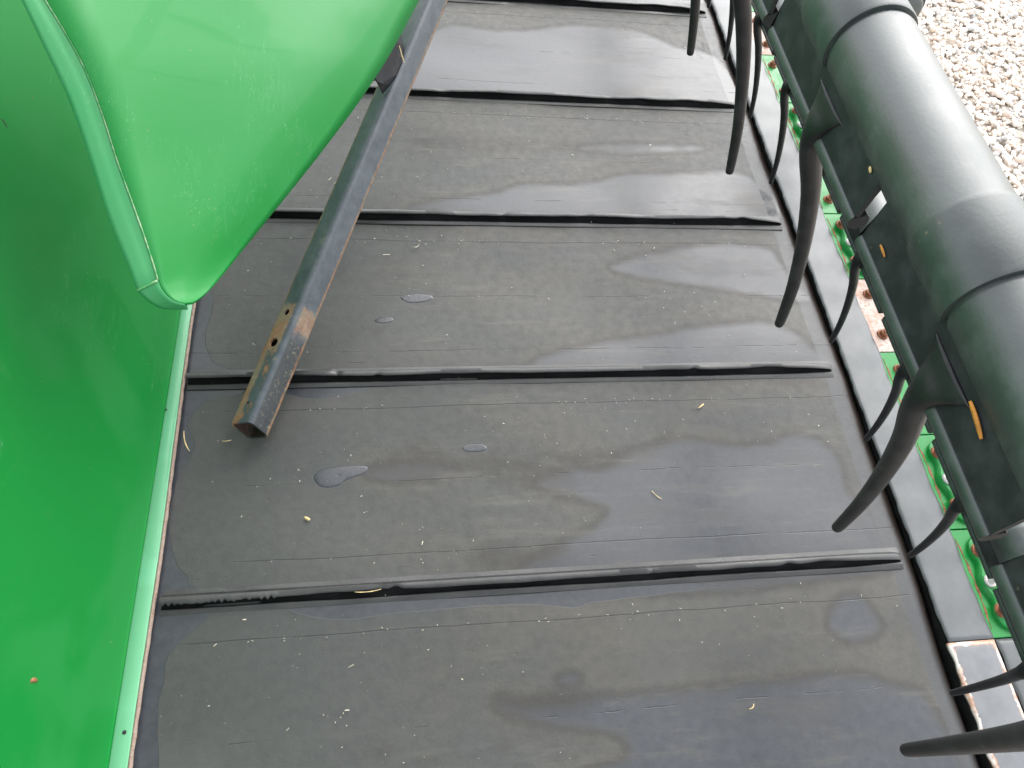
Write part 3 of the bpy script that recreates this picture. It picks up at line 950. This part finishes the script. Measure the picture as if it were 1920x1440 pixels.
def bat(label, loc, tine_y, ring_y, gap_y, y0, y1, skirt=0.0, group='reel bats with curved fingers'):
    t = thing('reel_bat', label, 'reel bat', loc, group)
    rings = [[(TR * 0.985 * math.cos(a), y - loc[1], TR * 0.985 * math.sin(a)) for a in np.linspace(0, 2 * math.pi, 49)[:-1]] for y in (y0, y1)]
    V, F = loft(rings)
    me = mesh('tube', V, F)
    try: me.set_sharp_from_angle(angle=R(35))
    except Exception: pass
    obj('tube', me, t, MAT['reel'])
    for y in np.arange(ring_y, y1 - PT, PT):
        o = obj('sleeve', SLEEVE, t); o.location = (0, y - loc[1], 0)
    for y in np.arange(gap_y, y1 - PT, PT):
        o = obj('skirt_plate', PLATE, t); o.location = (0, y + 0.0055 - loc[1], 0); o.rotation_euler = (0, R(skirt), 0)
    for y in np.arange(tine_y, y1 - 0.05, PT):
        if skirt == 0 and abs(y + 0.258) < 0.01: y = -0.2285          # this one has been knocked forward
        o = obj('tine', TINE, t); o.location = (0, y - loc[1], 0)
        o.rotation_euler = (0, R(random.uniform(-1.5, 1.5)), R(random.uniform(-1.5, 1.5)))
    return t
bat('large black reel bat nearest the camera, thick glossy tube with long curved fingers', (TC[0], 0.2, TC[1]), -0.100 - 2 * PT, -0.080 - 2 * PT, -0.010 - 2 * PT, -0.47, 1.20)
bat('lower black reel bat half hidden under the near one, fingers over the cutter bar', (TC[0] + 0.340, 0.4, TC[1] - 0.395), -0.0215 - 2 * PT, -0.10 - 2 * PT, -0.10 - 2 * PT, -0.50, 1.65, -8)

# dark rounded end of another reel part beyond the near tube
def build_stub():
    c = at(1684, 16, 0.25)
    t = thing('reel_bearing', 'dark rounded bearing housing sticking out behind the thick reel tube at the top', 'bearing', tuple(c))
    rings = []
    for y, r in ((0.12, 0.044), (0.02, 0.046), (0.0, 0.045), (-0.003, 0.042), (-0.004, 0.038)):
        rings.append([(r * math.cos(a), y, r * math.sin(a)) for a in np.linspace(0, 2 * math.pi, 33)[:-1]])
    V, F = loft(rings)
    obj('housing', mesh('housing', V, F), t, MAT['tine'])
    rings = []
    for y, r in ((-0.0045, 0.036), (-0.012, 0.036), (-0.016, 0.031), (-0.022, 0.012)):
        rings.append([(r * math.cos(a), y, r * math.sin(a)) for a in np.linspace(0, 2 * math.pi, 33)[:-1]])
    V, F = loft(rings)
    obj('hub', mesh('hub', V, F), t, MAT['reel'])
build_stub()

# ================================================================== CUTTER BAR
cb = thing('cutter_bar', 'grey and green cutter bar with rusty bolts along the right belt edge', 'cutter bar', (0.574, 0.4, -0.0075))
CY = 0.4; CX = 0.57
def cobj(name, bm_or_me, mat, parent=cb, smooth=False, angle=30):
    me = bm_or_me if isinstance(bm_or_me, bpy.types.Mesh) else bm_mesh(name, bm_or_me, smooth, angle)
    return obj(name, me, parent, mat)
bm = bmesh.new()
add_box(bm, 0.472 - CX, 0.66 - CX, -0.6 - CY, 1.9 - CY, -0.06, -0.030)
add_box(bm, 0.500 - CX, 0.655 - CX, -0.6 - CY, 1.9 - CY, -0.0295, 0.0060, 0.002)
cobj('base_beam', bm, MAT['dark'])
SEG = [(-0.116 + 0.1497 * k) for k in range(0, 12)]
def plate(y0, y1, x0, x1, mat, rim=False, z=0.0135, tilt=0.0, name='cover_plate', fine=False):
    NX, NY = 14, max(24, int((y1 - y0) / 0.006))
    V, F, A = [], [], []
    r = random.Random(int(y0 * 1000))
    for i in range(NY + 1):
        for j in range(NX + 1):
            x = x0 + (x1 - x0) * j / NX; y = y0 + (y1 - y0) * i / NY
            ed = min(x - x0, x1 - x) if fine else min(x - x0, x1 - x, y - y0, y1 - y)
            zz = z + (0.0004 * math.sin(y * 41) + 0.0003 * math.sin(y * 97 + 1) if fine else 0) + 0.0010 * math.sin(3.14 * j / NX) - 0.0010 * max(0, 1 - ed / 0.004) - 0.0015 * (j / NX) ** 3
            if j == 0: x += 0.0009 * math.sin(y * 95 + y0 * 7) + 0.0005 * math.sin(y * 260)
            V.append((x - CX, y - CY, zz)); A.append(min(x - x0, x1 - x, y1 - y) if rim else 1)
    w_ = NX + 1
    for i in range(NY):
        for j in range(NX):
            a = i * w_ + j
            F.append((a, a + 1, a + w_ + 1, a + w_))
    me = mesh(name, V, F)
    a = me.attributes.new('rim', 'FLOAT', 'POINT'); a.data.foreach_set('value', A)
    o = obj(name, me, cb, mat)
    me.materials.append(MAT['dark'])  # near-black sides paint in the shadow line along the gap, with dirt
    md = o.modifiers.new('thickness', 'SOLIDIFY'); md.thickness = 0.006; md.offset = -1; md.material_offset_rim = 0 if rim else 1
    return o
pl = plate(-0.55, SEG[0] - 0.0008, 0.4925, 0.562, MAT['bare'], True, 0.0150)
pl['label'] = 'grey plate worn to bare rusty metal around its rim'
o = plate(-0.55, SEG[0] - 0.0008, 0.5655, 0.655, MAT['grey'], False, 0.0120, name='grey_bar')
plate(SEG[0] + 0.0005, SEG[11], 0.4935, 0.5635, MAT['grey'], False, 0.0138, 0.0, fine=True)

def hexbolt(mat, s=1.0, dome=False):
    bm = bmesh.new()
    bmesh.ops.create_cone(bm, cap_ends=True, segments=20, radius1=0.0098 * s, radius2=0.0088 * s, depth=0.0026 * s, matrix=Matrix.Translation((0, 0, 0.0013 * s)))
    if dome:
        bmesh.ops.create_cone(bm, cap_ends=True, segments=8, radius1=0.0062 * s, radius2=0.0022 * s, depth=0.010 * s, matrix=Matrix.Translation((0, 0, 0.0070 * s)))
    else:
        bmesh.ops.create_cone(bm, cap_ends=True, segments=6, radius1=0.0068 * s, radius2=0.0066 * s, depth=0.0062 * s, matrix=Matrix.Translation((0, 0, 0.0054 * s)))
        bmesh.ops.create_cone(bm, cap_ends=True, segments=12, radius1=0.0036 * s, radius2=0.0030 * s, depth=0.003 * s, matrix=Matrix.Translation((0, 0, 0.0098 * s)))
    me = bm_mesh('bolt', bm)
    me.materials.append(mat)
    return me
BOLT = hexbolt(MAT['rust']); STUD = hexbolt(MAT['bright'], 0.9, True)

def clip(yc, z):
    """wavy green hold-down casting with three lobes"""
    n = 44
    h = 0.066
    L = []
    for i in range(n + 1):
        y = -h + 2 * h * i / n
        x = 0.0165 - 0.0125 * math.exp(-(y / 0.021) ** 2) - 0.0075 * math.exp(-((abs(y) - 0.045) / 0.015) ** 2)
        if abs(y) > h - 0.012: x += 0.012 * ((abs(y) - (h - 0.012)) / 0.012) ** 2
        L.append((0.5660 - CX + x, y))
    xr = 0.640 - CX
    bm = bmesh.new()
    lo = [bm.verts.new((x, yc - CY + y, z - 0.004)) for x, y in L] + [bm.verts.new((xr, yc - CY + h, z - 0.004)), bm.verts.new((xr, yc - CY - h, z - 0.004))]
    mi = [bm.verts.new((x + 0.0008, yc - CY + y, z + 0.0055)) for x, y in L] + [bm.verts.new((xr, yc - CY + h, z + 0.0055)), bm.verts.new((xr, yc - CY - h, z + 0.0055))]
    hi = [bm.verts.new((x + 0.0040, yc - CY + y * 0.965, z + 0.0078 + 0.0020 * math.exp(-(y / 0.016) ** 2))) for x, y in L] + [bm.verts.new((xr, yc - CY + h * 0.96, z + 0.008)), bm.verts.new((xr, yc - CY - h * 0.96, z + 0.008))]
    m = len(lo)
    for A, B in ((lo, mi), (mi, hi)):
        for j in range(m):
            bm.faces.new((A[j], A[(j + 1) % m], B[(j + 1) % m], B[j]))
    bm.faces.new(hi)
    bmesh.ops.triangulate(bm, faces=[f for f in bm.faces if len(f.verts) > 4])
    return cobj('hold_down_clip', bm, MAT['casting'], smooth=True, angle=50)

KIND = {0: 'clip', 1: 'clip', 2: 'flat', 3: 'rust', 4: 'clip', 5: 'flat', 6: 'clip', 7: 'flat', 8: 'rust', 9: 'flat', 10: 'clip'}
for k in range(11):
    y0, y1 = SEG[k], SEG[k + 1]
    yc = (y0 + y1) / 2
    bm = bmesh.new()
    add_box(bm, 0.5600 - CX, 0.655 - CX, y0 + 0.0008 - CY, y1 - 0.0008 - CY, 0.0062, 0.0118, 0.0012)
    rusty = KIND[k] == 'rust'
    gd = cobj('guard_base', bm, MAT['rustplate'] if rusty else MAT['casting'])
    if rusty: gd['label'] = 'guard base worn to bare rusty steel'
    if KIND[k] in ('clip', 'flat'):
        V, F = [], []
        for i_ in range(25):
            t_ = i_ / 24; yy_ = y0 + 0.012 + (y1 - y0 - 0.024) * t_
            wd_ = 0.0018 * math.sin(math.pi * t_) ** 0.5 * (0.6 + 0.5 * math.sin(yy_ * 210 + k)) + 0.0003
            xc_ = 0.5648 + 0.0035 * math.sin(math.pi * t_) * (1 if KIND[k] == 'clip' else 0.3) + 0.0006 * math.sin(yy_ * 300)
            V += [(xc_ - wd_ - CX, yy_ - CY, 0.0121), (xc_ - CX, yy_ - CY, 0.0126), (xc_ + wd_ - CX, yy_ - CY, 0.0121)]
        for i_ in range(24):
            a_ = i_ * 3
            F += [(a_, a_ + 1, a_ + 4, a_ + 3), (a_ + 1, a_ + 2, a_ + 5, a_ + 4)]
        cobj('rust_scab', mesh('rust_scab', V, F), MAT['rust'], gd)
    host, z = gd, 0.0120
    if KIND[k] == 'clip':
        host = clip(yc - 0.002, 0.0120); z = 0.0200
        o = obj('stud', STUD, host); o.location = (0.583 - CX, yc - 0.002 - CY, z + 0.0022)
    for s_ in (-1, 1):
        o = obj('bolt', BOLT, host)
        o.location = (0.5825 - CX + random.uniform(-0.002, 0.003), yc + s_ * 0.041 - CY, z)
        o.rotation_euler = (random.uniform(-0.06, 0.06), random.uniform(-0.06, 0.06), random.uniform(0, 1))

# ================================================================== LOOSE BITS
def straw(label, u, v, z, length, ang, wd, mat, name='straw', bend=0.15, cat='straw', up=None):
    p = at(u, v, z)
    n = 9
    rings = []
    for i in range(n):
        t = i / (n - 1) - 0.5
        a = bend * 2 * t
        c = Vector((length * t, length * bend * (t * t - 0.08) * 2, wd * 0.35 + 0.0012 * math.sin(3.1 * (t + 0.5)) * bend))
        k = 1 - 0.35 * abs(2 * t) ** 3
        rings.append([(c.x, c.y + wd * 0.5 * k * math.cos(q), c.z + wd * 0.32 * k * math.sin(q)) for q in np.linspace(0, 6.283, 7)[:-1]])
    V, F = loft(rings)
    o = obj(name, mesh(name, V, F), mat=mat)
    o.location = p
    o.rotation_euler = (0, 0, ang)
    if up is not None:
        o.rotation_mode = 'QUATERNION'
        o.rotation_quaternion = up.to_track_quat('Z', 'X') @ Matrix.Rotation(ang, 3, 'Z').to_quaternion()
    tag(o, label, cat, 'loose bits of straw and husk')
    return o
def pxang(u0, v0, u1, v1, z):
    d = at(u1, v1, z) - at(u0, v0, z)
    return math.atan2(d.y, d.x)
BZ = 0.0012
straw('pale straw piece by the left green flange beside the wet margin', 348, 828, BZ, 0.032, pxang(343, 810, 353, 846, 0), 0.0016, MAT['straw'])
straw('short greenish straw lying just below the open end of the square tube', 425, 827, BZ, 0.0115, pxang(416, 828, 434, 826, 0), 0.0012, MAT['straw'])
straw('thick golden straw piece below the middle rib, right of the belt centre', 1314, 762, BZ, 0.012, pxang(1308, 767, 1320, 757, 0), 0.0026, MAT['straw'], bend=0.02)
straw('thin pale straw lying alone on the wet patch, right of the belt centre', 1231, 929, BZ, 0.018, pxang(1220, 920, 1242, 938, 0), 0.0011, MAT['straw'])
straw('tiny curled husk on the belt beside the steel tube', 780, 463, BZ, 0.014, pxang(772, 466, 788, 461, 0), 0.0018, MAT['chaff'], bend=0.6)
straw('folded tan chip of straw on the lower left belt field', 576, 973, BZ, 0.008, pxang(570, 970, 582, 976, 0), 0.0040, MAT['straw'], bend=0.05)
straw('brown straw loop lying along the top of the nearest rib', 690, 1109, 0.0138, 0.032, pxang(665, 1112, 720, 1106, 0.01), 0.0011, MAT['straw'], bend=0.10)
straw('small yellow straw scrap near the bottom right of the belt', 1410, 1326, BZ, 0.009, pxang(1405, 1332, 1416, 1320, 0), 0.0016, MAT['straw'], bend=0.4)
straw('pale twig standing between shield edge and steel tube', 753, 102, 0.205, 0.040, pxang(745, 74, 761, 128, 0.2), 0.0014, MAT['straw'], bend=0.03)
for lab, u, v, ln, wd, mt, an in (('orange straw stuck to the near reel bat close to the right frame edge', 1834, 787, 0.0150, 0.0024, 'orange', 1.40),
                                  ('short orange husk on the dark side of the near reel bat above its light collar', 1657, 470, 0.0065, 0.0016, 'orange', 1.5),
                                  ('pale seed stuck on the dark side of the near reel bat beside the plate gap', 1634, 318, 0.0030, 0.0018, 'straw', 1.2)):
    d = ROT @ Vector(((u - 960) / FPX, -(v - 720) / FPX, -1.0))
    X = TC[0] - 0.0188
    o = straw(lab, u, v, 0.7, ln, an, wd, MAT[mt], bend=0.05)
    o.location = CAM + d * ((X - CAM.x) / d.x)
    x_, y_, z_ = Vector((0, 0, 1)), Vector((0, 1, 0)), Vector((-1, 0, 0))
    o.rotation_mode = 'QUATERNION'
    o.rotation_quaternion = Matrix((x_, y_, z_)).transposed().to_quaternion() @ Matrix.Rotation(an, 3, 'Z').to_quaternion()

def on_wall(u, v):
    d = ROT @ Vector(((u - 960) / FPX, -(v - 720) / FPX, -1.0))
    X = -0.57
    for _ in range(8):
        t = (X - CAM.x) / d.x
        p = CAM + d * t
        X = -0.5230 - 0.24 * (p.z - 0.03) + 0.0022 * math.sin(p.y * 4.2 + 0.7 + p.z * 3) + 0.0006
    return CAM + d * ((X - CAM.x) / d.x)
for lab, u, v, ln, wd, mt in (('curled brown husk stuck low on the green side panel', 60, 1276, 0.0085, 0.0045, 'leaf'),
                              ('small brown seed on the green side panel near its flange', 183, 1301, 0.0055, 0.0020, 'leaf'),
                              ('dark leaf scrap on the green side panel at the left frame edge', 5, 232, 0.014, 0.0030, 'twig'),
                              ('tan seed on the green side panel high beside the shield', 58, 184, 0.0050, 0.0026, 'leaf'),
                              ('thin dark scrap on the green side panel below the leaf scrap', 11, 303, 0.011, 0.0014, 'twig'),
                              ('brown fleck pair on the green side panel above the lower flange', 230, 836, 0.0060, 0.0020, 'leaf')):
    p = on_wall(u, v)
    o = straw(lab, u, v, 0.2, ln, random.uniform(0, 3), wd, MAT[mt], name='husk', bend=0.3, cat='husk')
    o.location = p
    o.rotation_mode = 'QUATERNION'
    o.rotation_quaternion = Vector((1, 0, 0.24)).to_track_quat('Z', 'Y') @ Matrix.Rotation(random.uniform(-0.5, 0.5) + 1.4, 3, 'Z').to_quaternion()

def build_chaff():
    V, F = [], []
    def fleck(x, y, z, l, wd, a):
        c, s = math.cos(a), math.sin(a)
        h = wd * 0.4
        i = len(V)
        for px, py in ((-l, -wd), (l, -wd * 0.7), (l * 0.9, wd), (-l * 0.8, wd * 0.8)):
            V.append((x + px * c - py * s, y + px * s + py * c, z))
        V.append((x + 0.1 * l, y, z + h))
        F.extend([(i, i + 1, i + 4), (i + 1, i + 2, i + 4), (i + 2, i + 3, i + 4), (i + 3, i, i + 4)])
    polys = [pxpoly(p) for p in SOFT + CRISP]
    n = 4200
    xs = rng.uniform(-0.48, 0.46, n); ys = rng.uniform(-0.3, 1.3, n)
    sdv = sdf(xs, ys, polys)
    cl = np.sin(xs * 11 + 1) * np.sin(ys * 9 + xs * 5) + 0.6 * np.sin(xs * 31 + ys * 17)
    for x, y, s_, c_ in zip(xs, ys, sdv, cl):
        p = 0.75 if s_ < -0.004 else 0.22
        if rng.random() > p * (0.45 + 0.4 * c_): continue
        l = 0.00048 * math.exp(rng.normal(0, 0.5))
        if rng.random() < 0.05: l *= 3.0
        fleck(x, y, 0.0013, l, min(0.0007, l * rng.uniform(0.2, 0.7)), rng.uniform(0, 6.28))
    # caught along the lap line below each rib
    for k in range(0, 5):
        for _ in range(26):
            fleck(rng.uniform(-0.4, 0.45), k * PITCHY - 0.05 + rng.normal(0, 0.004), 0.0013, rng.uniform(0.0006, 0.0018), 0.0004, rng.normal(0, 0.5))
    for _ in range(90):
        u, v = rng.uniform(0, 300), rng.uniform(0, 1440)
        if v < 620 and u > 40 + v * 0.35: continue
        if u > 330 - (v - 600) * 0.13: continue
        p = on_wall(u, v)
        if p.z < 0.04: continue
        l = 0.0006 * math.exp(rng.normal(0, 0.5)); wd = l * rng.uniform(0.3, 0.8); i = len(V)
        V.extend([(p.x + 0.0004, p.y - l, p.z), (p.x + 0.0004, p.y, p.z - wd), (p.x + 0.0004, p.y + l, p.z + wd * 0.3), (p.x + 0.0004, p.y, p.z + wd), (p.x + 0.001, p.y, p.z)])
        F.extend([(i, i + 1, i + 4), (i + 1, i + 2, i + 4), (i + 2, i + 3, i + 4), (i + 3, i, i + 4)])
    me = mesh('chaff', V, F, False)
    o = obj('chaff', me, mat=MAT['chaff'])
    o['kind'] = 'stuff'
    o['label'] = 'fine pale chaff and dust flecks scattered over the belt'
    o['category'] = 'chaff'
build_chaff()
